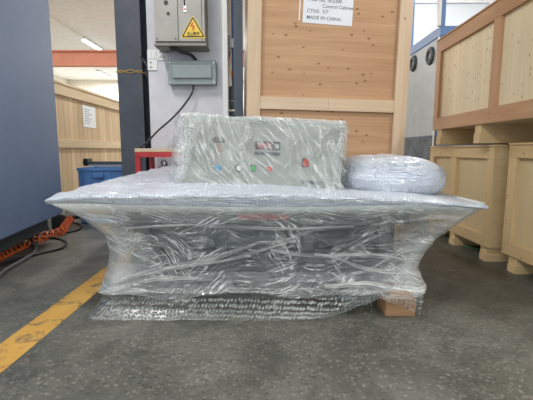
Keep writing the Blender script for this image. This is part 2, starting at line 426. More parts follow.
# pipe run with valve beside the pillar
t = thing('blue_air_pipe', 'thin blue-grey vertical pipe with white valve beside the pillar', 'pipe', (-.297, 3.6, 0))
MB().cyl((0, 0, 1.3), (0, 0, 3.9), .016).cyl((.02, .02, 1.9), (.02, .02, 3.9), .006).build('pipe', M['blue_mach'], t, True)
MB().box(-.03, .02, -.04, .02, 1.75, 1.83, .006).cyl((-.03, -.02, 1.72), (-.03, -.02, 1.86), .012).build('valve', M['plastic_w'], t, True)
MB().cyl((.0, -.005, 1.49), (.0, -.005, 1.56), .02).build('coupling', paint('brown coupling', (.4, .15, .05), .5), t, True)
MB().box(-.04, .035, -.03, .03, 1.3, 1.42, .005).box(-.045, .04, -.035, .03, 1.22, 1.29, .005).box(-.04, .035, -.03, .03, .02, 1.2, .005).build('filter_unit', M['darkgrey'], t)
tb = MB().tube([(-.03, -.03, 1.72), (-.05, -.03, 1.55), (-.05, -.02, 1.3), (-.04, 0, 1.0)], .005, 6); tb.build('cable', M['greyhose'], t, True)

# plastic bins
def bin_(loc, label, rz=0):
    t = thing('plastic_bin', label, 'bin', loc, rz, 'blue plastic bins by the plank crate')
    w, d, h = .30, .40, .323
    b = MB()
    b.box(-w, w, -.2, -.19, 0, h).box(-w, w, .19, .2, 0, h).box(-w, -w+.01, -.19, .19, 0, h).box(w-.01, w, -.19, .19, 0, h).box(-w, w, -.2, .2, 0, .01)
    b.build('body', M['bin'], t)
    MB().box(-w-.01, w+.01, -.215, -.2, h-.035, h, .004).box(-w-.01, w+.01, .2, .215, h-.035, h, .004).box(-w-.015, -w, -.2, .2, h-.035, h, .004).box(w, w+.015, -.2, .2, h-.035, h, .004).build('rim', M['bin'], t)
    MB().box(-.12, .0, -.235, -.21, h-.11, h-.06, .006).build('handle', M['bin'], t)
    for x in (-.26, -.16, .07, .17, .26): MB().box(x, x+.015, -.21, -.2, .02, h-.04).build('rib', M['bin'], t)
    return t
bin_((-1.86, 4.62, 0), 'lower blue plastic bin on the floor by the plank crate')
bin_((-1.86, 4.62, .325), 'upper blue plastic bin with metal parts in it, left of the column')
t = thing('metal_guide_rail', 'dark metal guide rail lying across the upper blue bin', 'metal part', (-1.90, 4.6, .665))
MB().box(-.26, .26, -.06, .06, .025, .05, .004).build('bar', M['darkgrey'], t)
MB().box(-.23, .23, -.045, .045, .0, .025).build('carriage', M['chrome'], t)
for x in (-.25, .21): MB().box(x, x+.05, -.07, .07, .0, .085, .006).build('bracket', M['black'], t)

# red stool-like stand
t = thing('red_steel_stand', 'red steel stand with a worn wooden top beside the white pillar', 'stand', (-.80, 3.17, 0))
MB().box(-.21, .21, -.2, .2, .835, .862, .003).build('top', M['old_y'], t)
for x, y in ((-.19, -.18), (.19, -.18), (-.19, .18), (.19, .18)): MB().box(x-.018, x+.018, y-.018, y+.018, 0, .80).build('leg', M['red'], t)
MB().box(-.208, .208, -.198, .198, .795, .835).build('apron', M['red'], t)
MB().box(-.17, .17, -.16, .16, .3, .315).build('shelf', M['red'], t)
t = thing('red_canister', 'red round canister inside the red steel stand', 'canister', (-.83, 3.15, .315))
MB().cyl((0, 0, 0), (0, 0, .34), .11, .11, 24).cyl((0, 0, .34), (0, 0, .40), .11, .05, 24).build('body', M['red'], t, True)
MB().cyl((0, 0, .40), (0, 0, .44), .025, .025, 12).torus((0, -.03, .43), (0, 1, 0), .022, .006).build('cap', M['chrome'], t, True)

# ------------------------------------------------------------ on the pillar
t = thing('electrical_enclosure', 'large grey electrical enclosure hung high on the white pillar, yellow warning sign', 'electrical box', (-.71, 3.5, 1.70))
MB().box(-.205, .205, -.18, 0, .02, .75, .006).build('body', M['grey_dark'], t)
MB().box(-.215, .215, -.20, 0, 0, .02, .003).box(-.20, -.10, -.17, -.05, -.012, 0).build('bottom_ledge', M['grey_dark'], t)
d = MB().box(-.205, -.015, -.198, -.18, .035, .75, .004).build('door', M['grey_box'], t)
for x, z, r in ((-.09, .25, .013), (-.105, .335, .018)): MB().cyl((x, -.202, z), (x, -.197, z), r).build('lock', M['black'], d, True)
for x in (-.185, -.035): MB().cyl((x, -.201, .055), (x, -.197, .055), .005).build('screw', M['black'], d, True)
d = MB().box(-.011, .18, -.198, -.18, .035, .75, .004).build('door', M['grey_box'], t)
MB().box(.035, .06, -.203, -.197, .26, .36, .003).build('handle_plate', M['chrome'], d)
MB().box(.041, .053, -.215, -.203, .31, .36, .003).build('handle', M['black'], d)
MB().cyl((.047, -.206, .285), (.047, -.202, .285), .007).build('indicator', M['redbtn'], d, True)
MB().box(.183, .205, -.196, -.18, .035, .75, .003).build('side_frame', M['grey_box'], t)
# warning sign
t = thing('warning_sign', 'yellow triangular high-voltage warning sign on the grey enclosure door', 'sign', (-.6, 3.3015, 1.757))
def tri(s, off): return [(-s, -off), (s, -off), (0, s*1.732-off)]
def rtri(half, zb, r=.01):
    cs = [(-half, zb), (half, zb), (0, zb+half*1.70)]; out = []
    for i, (x, z) in enumerate(cs):
        a0 = [PI*7/6, PI*11/6, PI/2][i]; cx = x-math.cos(a0)*r*2; cz = z-math.sin(a0)*r*2
        for k in range(-3, 4): out.append((cx+r*math.cos(a0+k*PI/9), cz+r*math.sin(a0+k*PI/9)))
    return out
MB().poly(rtri(.108, 0, .012), -.0015, 0).build('plate', M['yellow'], t)
outer = rtri(.096, .009, .009); inner = rtri(.080, .018, .004)
fr = bmesh.new()
A = [fr.verts.new((x, -.0022, z)) for x, z in outer]; B = [fr.verts.new((x, -.0022, z)) for x, z in inner]
for i in range(len(A)): fr.faces.new((A[i], A[(i+1) % len(A)], B[(i+1) % len(A)], B[i]))
mb = MB(); mb.join(fr); mb.build('border', M['signblack'], t)
MB().poly([(-.012, .12), (.002, .126), (-.004, .10), (.018, .098), (.004, .078), (.012, .076), (-.002, .054), (-.008, .08), (-.001, .079), (-.010, .094), (-.026, .092)], -.003, -.0015).build('lightning_bolt', M['signred'], t)
text('当心触电', .026, M['signblack'], t, (0, -.0022, .031), align='CENTER', bold=.0003)
text('DANGER ELECTRICITY', .0088, M['signblack'], t, (0, -.0022, .0195), align='CENTER')

def socket(loc, label, kind):
    t = thing('wall_socket' if kind else 'wall_switch', label, 'socket' if kind else 'switch', loc)
    MB().box(-.043, .043, -.009, 0, -.043, .043, .003).build('plate', M['plastic_w'], t)
    if kind:
        holes = []
        for (x, z, a) in ((-.018, .022, 1), (-.008, .022, 1), (-.02, -.022, 1), (-.004, -.022, 1), (-.012, -.01, 0)):
            holes.append((x, z))
        if kind > 1:
            for (x, z) in ((.014, .022), (.026, .022), (.012, -.022), (.028, -.022), (.02, -.01)): holes.append((x, z))
        for x, z in holes: MB().box(x-.003, x+.003, -.0097, -.009, z-.006, z+.006).build('pin_hole', M['black'], t)
    else:
        for x in (-.018, .018): MB().box(x-.015, x+.015, -.013, -.009, -.03, .03, .002).build('rocker', M['plastic_w'], t)
    return t
socket((-.998, 3.5, 1.672), 'white double switch plate left of the upper socket on the pillar', 0)
socket((-.911, 3.5, 1.672), 'white socket right of the switch plate, just under the enclosure', 2)
socket((-.998, 3.5, 1.585), 'white socket on the pillar, directly below the switch plate', 1)

t = thing('junction_box', 'long grey-green steel box on the pillar below the large enclosure', 'electrical box', (-.64, 3.5, 1.41))
MB().box(-.205, .205, -.085, 0, 0, .20, .006).build('body', M['green_box'], t)
MB().box(-.165, .172, -.105, -.085, .05, .155, .006).build('cover', M['green_box'], t)
for x in (-.19, .19):
    for z in (.018, .182): MB().cyl((x, -.088, z), (x, -.084, z), .006).build('screw', M['chrome'], t, True)
o = MB().tube([(-.80, 3.36, 1.705), (-.76, 3.34, 1.69), (-.71, 3.36, 1.665), (-.64, 3.40, 1.65), (-.60, 3.44, 1.605)], .014, 10).build('power_cable', M['black'], None, True)
tag(o, 'thick black cable from the enclosure into the grey-green box', 'cable')
o = MB().tube([(-.635, 3.45, 1.412), (-.648, 3.44, 1.34), (-.725, 3.42, 1.225), (-.82, 3.4, 1.12), (-.945, 3.38, 1.01), (-1.03, 3.36, .915), (-1.08, 3.34, .85), (-1.10, 3.4, .5), (-1.10, 3.42, .02)], .008, 8).build('power_cable', M['black'], None, True)
tag(o, 'thin black cable curving down from the grey-green box behind the red stand', 'cable')
o = MB().tube([(-1.22, 3.9, 1.75), (-1.10, 3.7, 1.62), (-1.09, 3.62, 1.55), (-1.07, 3.6, 1.45), (-1.09, 3.65, 1.2), (-1.08, 3.65, .6), (-1.08, 3.7, .02)], .012, 8).build('hanging_cable', M['black'], None, True)
tag(o, 'black cable hanging down the left edge of the white pillar', 'cable')

# ------------------------------------------------------------ tall plywood crate
t = thing('plywood_crate', 'tall orange plywood crate with pale pine posts and a paper label', 'crate', (-.180, 3.08, 0), (0, math.radians(1.2), math.radians(5)))
WX, HT = 1.30, 2.45
MB().box(.03, WX-.03, .03, .9, .12, HT-.02).build('panel', M['ply_x'], t)
for x in (0, WX-.105):
    MB().box(x, x+.105, 0, .03, .12, HT, .003).build('post', M['pine_z'], t)
for z, zz in ((.12, .22), (1.175, 1.27), (HT-.1, HT)):
    MB().box(.1055, WX/2, .004, .03, z, zz, .002).build('rail', M['pine_x'], t)
    MB().box(WX/2+.001, WX-.1055, .004, .03, z, zz, .002).build('rail', M['pine_x'], t)
for x in (0, WX-.03): MB().box(x, x+.03, .03, .9, .12, HT).build('side_board', M['pine_z'], t)
for x in (.03, WX/2-.05, WX-.13): MB().box(x, x+.1, 0, .9, 0, .12).build('skid', M['pine_y'], t)
p = thing('paper_label', 'white shipping paper taped to the tall plywood crate, printed text', 'paper')
p.location = t.matrix_basis @ Vector((.425, .0285, 1.858)); p.rotation_euler = (0, math.radians(2.6), math.radians(5))
MB().box(0, .395, -.0012, 0, -.015, .30).build('sheet', M['paper'], p)
for l_, z, x in (('ITEM No. SK5200', .148, .03), ('Control Cabinet', .106, .15), ('CTNS:  5/7', .064, .03), ('MADE IN CHINA', .016, .03)):
    text(l_, .037, M['ink'], p, (x, -.0014, z), bold=.0002)
MB().box(-.03, -.022, -.0018, -.0004, 0, .30).build('tape', M['plastic_w'], p)

# ------------------------------------------------------------ right: crates
def side_crate(name, label, x, y0, y1, z0, z1, w, posts, mats, rail=.09, skid=.11, rz=0, skids=None, group=None):
    """crate whose long side faces -x; posts = centre positions along y"""
    t = thing(name, label, 'crate', (x, y0, z0), rz, group)
    L = y1-y0; H = z1-z0; my, mz, mp, mx = mats
    MB().box(.025, w-.02, .02, L-.02, skid, H-.02).build('panel', mp, t)
    for c in posts:
        MB().box(0, .025, c-.045, c+.045, skid+rail+.0005, H-rail-.0005, .002).build('post', mz, t)
    for z in (skid, H-rail): MB().box(0, .025, 0, L, z, z+rail, .002).build('rail', my, t)
    # end face towards the camera
    MB().box(.025, w, 0, .02, skid, skid+rail).box(.025, w, 0, .02, H-rail, H).box(.025, .11, 0, .02, skid+rail, H-rail).box(w-.09, w, 0, .02, skid+rail, H-rail).build('end_frame', mx, t)
    MB().box(-.008, w, -.008, L, H, H+.014, .002).build('lid', my, t)
    for c in (skids if skids else (.05, L/2, L-.13)):
        MB().box(.0, w-.02, c-.04, c+.05, 0, skid*.5).box(.012, w-.02, c-.03, c+.06, skid*.5, skid).build('skid', mx, t)
    for c in posts:
        for z in (skid+.03, skid+.07, H-.03, H-.07, H*.4, H*.6): MB().cyl((-.001, c+.02, z), (.002, c+.02, z), .004, None, 6).build('nail', M['black'], t)
    return t
side_crate('pine_crate', 'yellow pine crate on the floor under the big pale crate, the farther one', 1.68, 2.86, 3.98, 0, .875, 1.0, (.045, .62, 1.075),
           (M['yel_y'], M['yel_z'], M['yel_ply'], M['yel_x']), group='yellow pine crates on the floor at the right')
side_crate('pine_crate', 'yellow pine crate cut by the right edge of the photo, the nearer one', 1.715, 1.70, 2.74, 0, .885, 1.0, (.045, .5, .995),
           (M['yel_y'], M['yel_z'], M['yel_ply'], M['yel_x']), group='yellow pine crates on the floor at the right')
side_crate('large_pale_crate', 'large crate with pale knotty panels and reddish frame stacked on the pine crates', 1.56, 1.75, 3.80, .90, 1.86, 1.3, (.045, 1.03, 2.005),
           (M['red_y'], M['red_z'], M['pale_z'], M['yel_x']), rail=.11, skid=.14, rz=math.radians(-1.5), skids=(.1, 1.2, 1.9))
o = MB().tube([(1.90, 3.85, .006), (1.85, 3.70, .006), (1.79, 3.46, .006), (1.77, 3.32, .006), (1.83, 3.18, .006), (1.95, 3.1, .006)], .006, 6).build('green_strap', M['greenstrap'], None, True)
tag(o, 'thin green strap lying on the floor under the pine crate', 'strap')

# blue and grey machine in the background
t = thing('blue_grey_machine', 'blue and grey machine with round vents behind the tall crates', 'machine', (2.05, 4.75, 0))
MB().box(.012, 1.2, .01, 1.6, .9, 2.2).build('body', M['blue_mach'], t)
MB().box(0, 1.21, 0, 1.6, 2.19, 2.3, .006).build('top_frame', M['blue_mach'], t)
MB().box(.012, 1.2, .01, 1.6, .05, .9).build('base', M['slate'], t)
MB().box(0, .012, .03, 1.55, 1.03, 2.17, .003).build('side_panel', M['grey_mach'], t)
MB().box(.001, .0119, .0, 1.55, .15, 1.02).build('lower_panel', paint('dark speckled panel', (.09, .11, .14), .6, 0, .3), t)
MB().box(-.01, .0, .012, .04, .2, 2.18).build('door_edge', M['plastic_w'], t)
for y, z in ((.24, 2.01), (.80, 2.04)):
    f = MB().torus((-.004, y, z), (1, 0, 0), .075, .036, 24, 8).build('vent', M['darkgrey'], t, True)
    MB().cyl((-.012, y, z), (.002, y, z), .045, None, 20).build('vent_hub', M['grey_mach'], f, True)
MB().box(-.0, .05, .0, .06, 2.3, 3.4, .004).build('post', M['blue_mach'], t)
MB().box(-.03, -.0, .0, .06, 2.3, 3.4, .004).build('post_cover', M['plastic_w'], t)
MB().box(-.0, .05, 1.0, 1.06, 2.3, 3.0, .004).build('post', M['blue_mach'], t)
MB().box(-.07, .11, .99, 1.05, 2.97, 3.04, .01).cyl((-.05, 1.02, 2.9), (-.05, 1.02, 3.02), .02).build('hose_clamp', paint('yellow green plastic', (.4, .48, .1), .5), t)
MB().tube([(.08, 1.0, 3.0), (.15, .9, 3.0), (.05, .2, 3.35)], .012, 8, False).build('arm', M['chrome'], t, True)
MB().cyl((.14, .45, 2.3), (.14, .45, 2.40), .12, .07, 24).build('dome', M['plastic_w'], t, True)
for (x, y) in ((.1, .1), (1.1, .1), (.1, 1.5), (1.1, 1.5)): MB().cyl((x, y, 0), (x, y, .05), .04).build('foot', M['black'], t)

# ------------------------------------------------------------ the pallet
t = thing('wooden_pallet', 'wooden pallet under the film-wrapped machine, one brown block showing', 'pallet', (0, 2.3, 0))
for x in (-.76, 0, .68):
    for y in (.18, .42):
        MB().box(x-.075, x+.085, y-.06, y+.08, 0, .10, .004).build('block', M['block'], t)
MB().box(.61, .765, -.415, -.26, 0, .10, .006).build('block', M['block'], t)
MB().box(.64, .74, -.39, .52, .1005, .122, .002).build('bearer', M['pallet'], t)
for y in (.08, .20, .33, .46): MB().box(-.82, .635, y, y+.1, .10, .122, .002).build('deck_board', M['pallet'], t)

# ------------------------------------------------------------ wrapped machine
t = thing('wrapped_machine', 'wide machine table wrapped in bubble wrap and clear stretch film on a pallet', 'machine', (0, 2.4, .122))
OX, OY, OZ = 0, 2.4, .122
def loc3(x, y, z): return (x-OX, y-OY, z-OZ)
def bx(mb, x0, x1, y0, y1, z0, z1, bv=0): return mb.box(x0-OX, x1-OX, y0-OY, y1-OY, z0-OZ, z1-OZ, bv)
bx(bx(MB(), -.74, .72, 2.03, 2.72, .13, .30, .01), -.78, .78, 2.06, 2.7, .45, .53, .01).build('frame', M['dark'], t)
for x in (-.70, -.28, .20, .62):
    for y in (2.08, 2.66): bx(MB(), x, x+.06, y, y+.06, .20, .45, .004).build('leg', M['darkgrey'], t)
bx(MB(), -.74, .10, 2.10, 2.66, .30, .45, .012).build('drive_housing', M['darkgrey'], t)
bx(MB(), .12, .72, 2.12, 2.66, .30, .45, .012).build('cabinet', M['dark'], t)
bx(MB(), -.16, .12, 2.055, 2.08, .475, .515, .004).build('red_plate', M['red'], t)
# table top: wrapped slab, bulging towards the back-left
def topz(x, y):
    u = (x+1.1)/2.2; v = (y-1.9)/1.1
    zf = lerp_tab([(0, .612), (.12, .632), (.5, .640), (.8, .612), (.93, .59), (1, .572)], u)
    zb = lerp_tab([(0, .73), (.35, .72), (.7, .64), (1, .585)], u)
    return zf+(zb-zf)*v**.9
def topx(u, v):
    xl = lerp_tab([(0, -1.105), (.36, -.965), (.64, -.875), (1, -.79)], v); xr = 1.108
    return xl+(xr-xl)*u
def smesh(name, fn, nu, nv, mat, parent, flip=False, off=(0, 0, 0), uvfn=None):
    me = bpy.data.meshes.new(name); vs = []; fs = []
    for j in range(nv+1):
        for i in range(nu+1):
            p = fn(i/nu, j/nv); vs.append((p[0]-off[0], p[1]-off[1], p[2]-off[2]))
    for j in range(nv):
        for i in range(nu):
            a = j*(nu+1)+i; q = (a, a+1, a+nu+2, a+nu+1); fs.append(q[::-1] if flip else q)
    me.from_pydata(vs, [], fs)
    uv = me.uv_layers.new(name='UVMap'); 
    for l in me.loops:
        vi = l.vertex_index; i = vi % (nu+1); j = vi//(nu+1)
        uv.data[l.index].uv = uvfn(i/nu, j/nv) if uvfn else (vs[vi][0], vs[vi][1])
    me.materials.append(mat)
    for p in me.polygons: p.use_smooth = True
    return link(bpy.data.objects.new(name, me), parent)
def N3(x, y, z=0): return noise.noise(Vector((x, y, z)))
def topfn(u, v):
    # v: 0 front bottom edge, .1 front top, 1 back
    if v < .12:
        k = v/.12
        x = topx(u, 0); z0 = lerp_tab([(0, .578), (.5, .548), (1, .552)], u); zt = topz(x, 1.9)
        y = 1.925-.028*math.sin(PI*min(1, k*1.0)*.5)
        taper = 1-abs(2*u-1)**14
        return (x, y+.006*N3(x*14, k*2, 3), z0+(zt-.010-z0)*k)
    k = (v-.12)/.88; y = 1.9+1.08*k**1.2
    x = topx(u, (y-1.9)/1.1)
    e = .010*(1-math.exp(-k*30))
    z = topz(x, y)-.010+e+.008*N3(x*3, y*9, 1)+.005*N3(x*16, y*30, 2)+.006*abs(N3(x*9+y*5, y*22, 5))+.004*abs(N3(x*30+y*25, y*55, 8))
    return (x, y, z)
smesh('table_top', topfn, 260, 90, M['topwrap'], t, False, (OX, OY, OZ), lambda u, v: (u*2.2, v*1.25))
bx(MB(), -1.02, 1.04, 1.95, 2.95, .53, .56, .01).build('slab', M['panel'], t)

# film skirt
def sil(tab): return lambda v: lerp_tab(tab, v)
ZF = [(0, .585), (.08, .56), (.18, .525), (.3, .48), (.45, .40), (.62, .30), (.78, .21), (.9, .14), (1, .095)]
XLf = [(0, -1.10), (.08, -1.055), (.18, -1.0), (.3, -.955), (.45, -.893), (.62, -.872), (.78, -.882), (.9, -.905), (1, -.90)]
XRf = [(0, 1.105), (.08, 1.095), (.18, 1.075), (.3, 1.04), (.45, .975), (.62, .885), (.78, .84), (.88, .855), (.95, .875), (1, .855)]
YFf = [(0, 1.900), (.08, 1.91), (.2, 1.935), (.45, 1.975), (.7, 1.985), (.9, 1.95), (1, 1.93)]
YBf = [(0, 2.95), (.5, 2.8), (1, 2.8)]
RR = [(0, .03), (.2, .06), (.5, .13), (1, .10)]
def outline(v, s, tabs):
    """s in 0..1 along back-left -> front-left -> front-right -> back-right"""
    xl, xr, yf, yb, r = [lerp_tab(q, v) for q in tabs]
    L1 = yb-yf-r; A = PI/2*r; L2 = xr-xl-2*r
    segs = [(.14, 'L'), (.17, 'cl'), (.83, 'F'), (.86, 'cr'), (1.0, 'R')]
    if s < .14: k = s/.14; return Vector((xl, yb-L1*k, 0)), Vector((-1, 0, 0))
    if s < .17:
        a = (s-.14)/.03*PI/2; n = Vector((-math.cos(a), -math.sin(a), 0)); return Vector((xl+r, yf+r, 0))+n*r, n
    if s < .83: k = (s-.17)/.66; return Vector((xl+r+L2*k, yf, 0)), Vector((0, -1, 0))
    if s < .86:
        a = (s-.83)/.03*PI/2; n = Vector((math.sin(a), -math.cos(a), 0)); return Vector((xr-r, yf+r, 0))+n*r, n
    k = (s-.86)/.14; return Vector((xr, yf+r+L1*k, 0)), Vector((1, 0, 0))
# creases across the front: (x0,z0,x1,z1,width,height)
CR = [(-.90, .135, -.10, .36, .016, .022), (-.88, .12, -.3, .19, .012, .016), (-.10, .36, .35, .42, .014, .014), (-.35, .22, .25, .40, .012, .015),
      (-.75, .46, .5, .47, .010, .012), (-.05, .33, .80, .25, .013, .018), (.1, .30, .80, .20, .014, .016), (.2, .42, .84, .22, .012, .016), (.3, .18, .86, .14, .016, .024),
      (-.80, .42, -.45, .20, .010, .012), (-.85, .3, -.5, .42, .010, .012), (.45, .30, .82, .42, .010, .014), (.55, .42, .85, .16, .014, .018), (-.6, .25, .0, .17, .012, .014),
      (-.45, .48, -.30, .25, .008, .01), (-.25, .47, .1, .22, .009, .01), (.0, .18, .5, .27, .010, .014), (.3, .13, .88, .115, .012, .018), (-.98, .50, -.2, .44, .010, .01), (.2, .47, 1.0, .49, .012, .01),
      (.5, .16, .84, .33, .010, .016), (.62, .15, .80, .12, .010, .014)]
rr = random.Random(11)
for k in range(30):
    x = rr.uniform(-.9, .8); z = rr.uniform(.14, .48); a = rr.choice((.35, -.3, .15, -.9, .8))+rr.uniform(-.15, .15); L = rr.uniform(.12, .45)
    CR.append((x, z, x+L*math.cos(a), z+L*math.sin(a)*.6, rr.uniform(.004, .009), rr.uniform(.003, .007)))
def crease(x, z):
    h = 0
    for (x0, z0, x1, z1, w, a) in CR:
        dx, dz = x1-x0, z1-z0; L2 = dx*dx+dz*dz; k = ((x-x0)*dx+(z-z0)*dz)/L2
        if k < -.05 or k > 1.05: continue
        kk = min(1, max(0, k)); wob = .012*math.sin(k*7+x0*9)
        d = abs((x-x0)*dz-(z-z0)*dx)/math.sqrt(L2)+0
        d = abs(((x-x0)*dz-(z-z0)*dx)/math.sqrt(L2)+wob)
        if d < w*3: h = max(h, a*math.exp(-(d/w)**2)*min(1, 6*min(kk, 1-kk)+.1))
    return h
def filmfn(u, v):
    p, n = outline(v, u, (XLf, XRf, YFf, YBf, RR))
    z = lerp_tab(ZF, v)
    fx = max(0, min(1, (p.x+.9)/1.75))
    z += -.018*math.sin(PI*fx)*(1-v)   # follows the slab's lower edge
    z -= (v**6)*(.010*math.sin(p.x*11)+.02*N3(p.x*4, p.y*4, 7))
    w = min(1, v*5)
    h = w*(.014*N3(p.x*2.2+z*3, p.y*2+z*4, 1)+.007*(1-2*abs(N3(p.x*2.2+z*9, p.y*2+z*11, 2)))+.0015*N3(p.x*14+z*32, p.y*17+z*30, 4))
    if .17 < u < .83: h += w*crease(p.x, z)*min(1, (u-.17)*18, (.83-u)*18)
    q = p+n*h; return (q.x, q.y, z)
smesh('stretch_film', filmfn, 520, 150, M['film'], t, False, (OX, OY, OZ), lambda u, v: (u*3.2, (1-v)*.5))
# gathered strands of film (pulled folds) lying on the front of the skirt
def strand(x0, z0, x1, z1, w, seed):
    r_ = random.Random(seed)
    def fn(u, v):
        x = x0+(x1-x0)*u; z = z0+(z1-z0)*u+.012*math.sin(u*7+seed)
        ww = w*(.35+.65*math.sin(PI*min(1, max(0, u*.9+.05))))
        z += (v-.5)*ww*2
        # front surface distance from table
        vv = 0
        for (a, za), (b_, zb) in zip(ZF, ZF[1:]):
            if zb <= z <= za: vv = a+(b_-a)*(za-z)/(za-zb)
        if z < .095: vv = 1
        y = lerp_tab(YFf, vv)-.016-.012*math.sin(v*PI)-.006*math.cos(v*PI*5+u*9)-.005*N3(x*20, z*60, seed)
        return (x, y, z)
    return fn
ST = [(-.875, .135, -.05, .36, .016), (-.6, .20, .15, .37, .010), (-.05, .36, .30, .44, .011), (.02, .33, .80, .27, .012), (-.87, .13, -.35, .20, .012),
      (.3, .155, .82, .125, .017), (-.72, .455, .45, .462, .008), (.25, .30, .77, .19, .011), (-.8, .40, -.55, .22, .008), (.45, .20, .78, .34, .010)]
for k, a in enumerate(ST):
    smesh('film_fold', strand(*a, k), 90, 12, M['fold'], t, False, (OX, OY, OZ), lambda u, v, k=k: (u*.8+k, v*.12+k*.37))
# bubble wrap below
BZ = [(0, .21), (.35, .17), (.6, .12), (.85, .04), (1, .006)]
BXL = [(0, -.84), (.4, -.875), (.62, -.885), (.72, -.865), (1, -.925)]
BXR = [(0, .80), (.5, .80), (1, .76)]
BYF = [(0, 1.98), (.5, 1.95), (.62, 1.91), (.7, 1.925), (1, 1.83)]
BYB = [(0, 2.78), (1, 2.8)]
BR = [(0, .08), (1, .06)]
def bubfn(u, v):
    p, n = outline(v, u, (BXL, BXR, BYF, BYB, BR))
    z = lerp_tab(BZ, v)
    if p.y < 2.3:
        lift = lerp_tab([(-1, 0), (.2, 0), (.35, .035), (.47, .085), (.56, .115), (1, .115)], p.x)
    else: lift = .0 if p.x < 0 else .1
    z = max(z, lift+.002*math.sin(p.x*60)) if v > .3 else z
    h = .010*N3(p.x*4, z*14, 3)+.006*N3(p.x*11, z*30, 8)
    q = p+n*h; return (q.x, q.y, z)
smesh('bubble_wrap', bubfn, 320, 60, M['bubble'], t, False, (OX, OY, OZ), lambda u, v: (u*3.0, (1-v)*.34))
# loose flaps of bubble wrap: one right of centre, one over the pallet block
def flap1(u, v):
    x = .33+.20*u+.05*v*(1-u); z = .155-.10*v-.02*u*v
    return (x+.03*(v), 1.925-.012*math.sin(u*5)-.01*N3(u*4, v*4, 1), z)
smesh('loose_flap', flap1, 24, 16, M['bubble'], t, False, (OX, OY, OZ), lambda u, v: (u*.2, v*.12))
def flap2(u, v):
    x = .585+.215*u-.02*v*u; z = .125-(.02+.085*u)*v
    return (x, 1.862-.006*math.sin(u*9)+.02*(1-v)**3+.004*N3(u*6, v*6, 4)-.004, z)
smesh('loose_flap', flap2, 24, 16, M['bubble'], t, False, (OX, OY, OZ), lambda u, v: (u*.2+.5, v*.12))

# ------------------------------------------------------------ control box on the table
TILT = math.radians(2.6)
t = thing('control_box', 'grey-green control box with buttons and display wrapped in film on the table', 'control box', (-.03, 2.20, .624), (0, TILT, 0))
hw, hh, dd = .455, .40, .36
MB().box(-hw, hw, .004, dd, 0, hh, .008).build('housing', M['panel_side'], t)
fp = MB().box(-hw+.012, hw-.012, -.004, .004, .012, hh-.012, .002).build('front_panel', M['panel'], t)
def P(px, py):   # panel position from its place on the real panel (metres)
    return px, py
def btn(name, x, z, w, h, m, border=None, label=None):
    o = MB().box(x-w/2-.004, x+w/2+.004, -.009, -.004, z-h/2-.004, z+h/2+.004, .002).build(name, border or M['black'], t)
    MB().box(x-w/2, x+w/2, -.015, -.009, z-h/2, z+h/2, .003).build('cap', m, o)
    return o
bz = .122
btn('button', -.250, bz-.008, .028, .026, M['bluebtn'], M['grey_mach'])['label'] = 'blue square button'
k = MB().cyl((-.133, -.010, bz-.004), (-.133, -.004, bz-.004), .022, .022, 24).build('key_switch', M['black'], t, True)
MB().cyl((-.133, -.018, bz-.004), (-.133, -.010, bz-.004), .014, .014, 20).build('key_face', M['plastic_w'], k, True)
btn('button', -.052, bz-.001, .028, .028, M['green'])['label'] = 'green square button'
btn('button', .043, bz+.000, .028, .028, M['redbtn'], M['grey_mach'])['label'] = 'red square button'
btn('rocker_switch', .245, bz+.044, .032, .042, M['redbtn'])
d = MB().box(-.045, .095, -.010, -.004, .228, .275, .003).build('display', M['black'], t)
text('888.8', .038, M['led'], d, (-.034, -.0105, .238), bold=.001, name='digits')
MB().box(.068, .09, -.012, -.010, .238, .262).build('display_button', M['grey_mach'], d)
MB().box(-.045, .098, -.009, -.004, .198, .216, .002).build('display_strip', M['slate_l'], t)
d = MB().box(-.285, -.215, -.009, -.004, .255, .285, .003).build('display', M['display'], t)
MB().box(-.27, -.225, -.008, -.004, .205, .245, .002).build('indicator_plate', paint('brownish plate', (.3, .2, .15), .5), t)
text('taptone', .038, M['ink'], t, (.228, -.0060, .046), bold=.0018, name='printed_word')
# its film: a loose bag round the box
def boxfilm(u, v):
    # v 0 bottom -> .5 top front edge -> 1 over the top to the back ; u along width
    a = 2*u-1
    sx = (abs(a)**.999)*(1 if a > 0 else -1)
    x = sx*(hw+.02)
    if v < .6:
        k = v/.6; z = -.004+(hh+.014)*k; y = -.030
    else:
        k = (v-.6)/.4; z = hh+.012; y = -.022+(dd+.03)*k
    edge = max(0, abs(a)-.93)/.07
    kk = min(1, v/.6)
    if kk > .88: x *= 1-.035*((kk-.88)/.12)**2
    z += .008*N3(x*9, 4, v*3)*kk*kk - (.012*edge*edge if v > .5 else 0)
    y += .03*edge*edge*(1 if v < .6 else 0)
    if v > .55 and v < .65: y += .006; z -= .006
    h = .006*N3(x*7+z*5, z*9, 2)+.005*(1-2*abs(N3(x*9-z*7, z*4+x*4, 3)))+.001*N3(x*30, z*30, 6)
    lft = max(0, -x-.30)/.17
    h += lft*(.014*N3(x*18, z*14, 9)+.008)
    if v < .6: return (x-lft*(.022+.03*(1-v/.6)**2+.012*N3(z*15, 1, 2)), y-h, z)
    return (x-lft*.02, y, z+h*.6)
smesh('film_cover', boxfilm, 200, 130, M['boxfilm'], t, False, (0, 0, 0), lambda u, v: (u*.95, v*.75))
def sidefilm(sign):
    def fn(u, v):
        y = -.022+(dd+.03)*u; z = -.004+(hh+.012)*v
        bulge = .02+.014*N3(y*9, z*9, 5)+.008*N3(y*25, z*25, 1)
        b = 1 if sign < 0 else .5
        x = sign*(hw+.016+bulge*b*(1.4 if sign < 0 else 1))
        if sign < 0: x -= .03*(1-v)**2
        if v > .85: x -= sign*.03*((v-.85)/.15)**2
        return (x, y, z)
    return fn
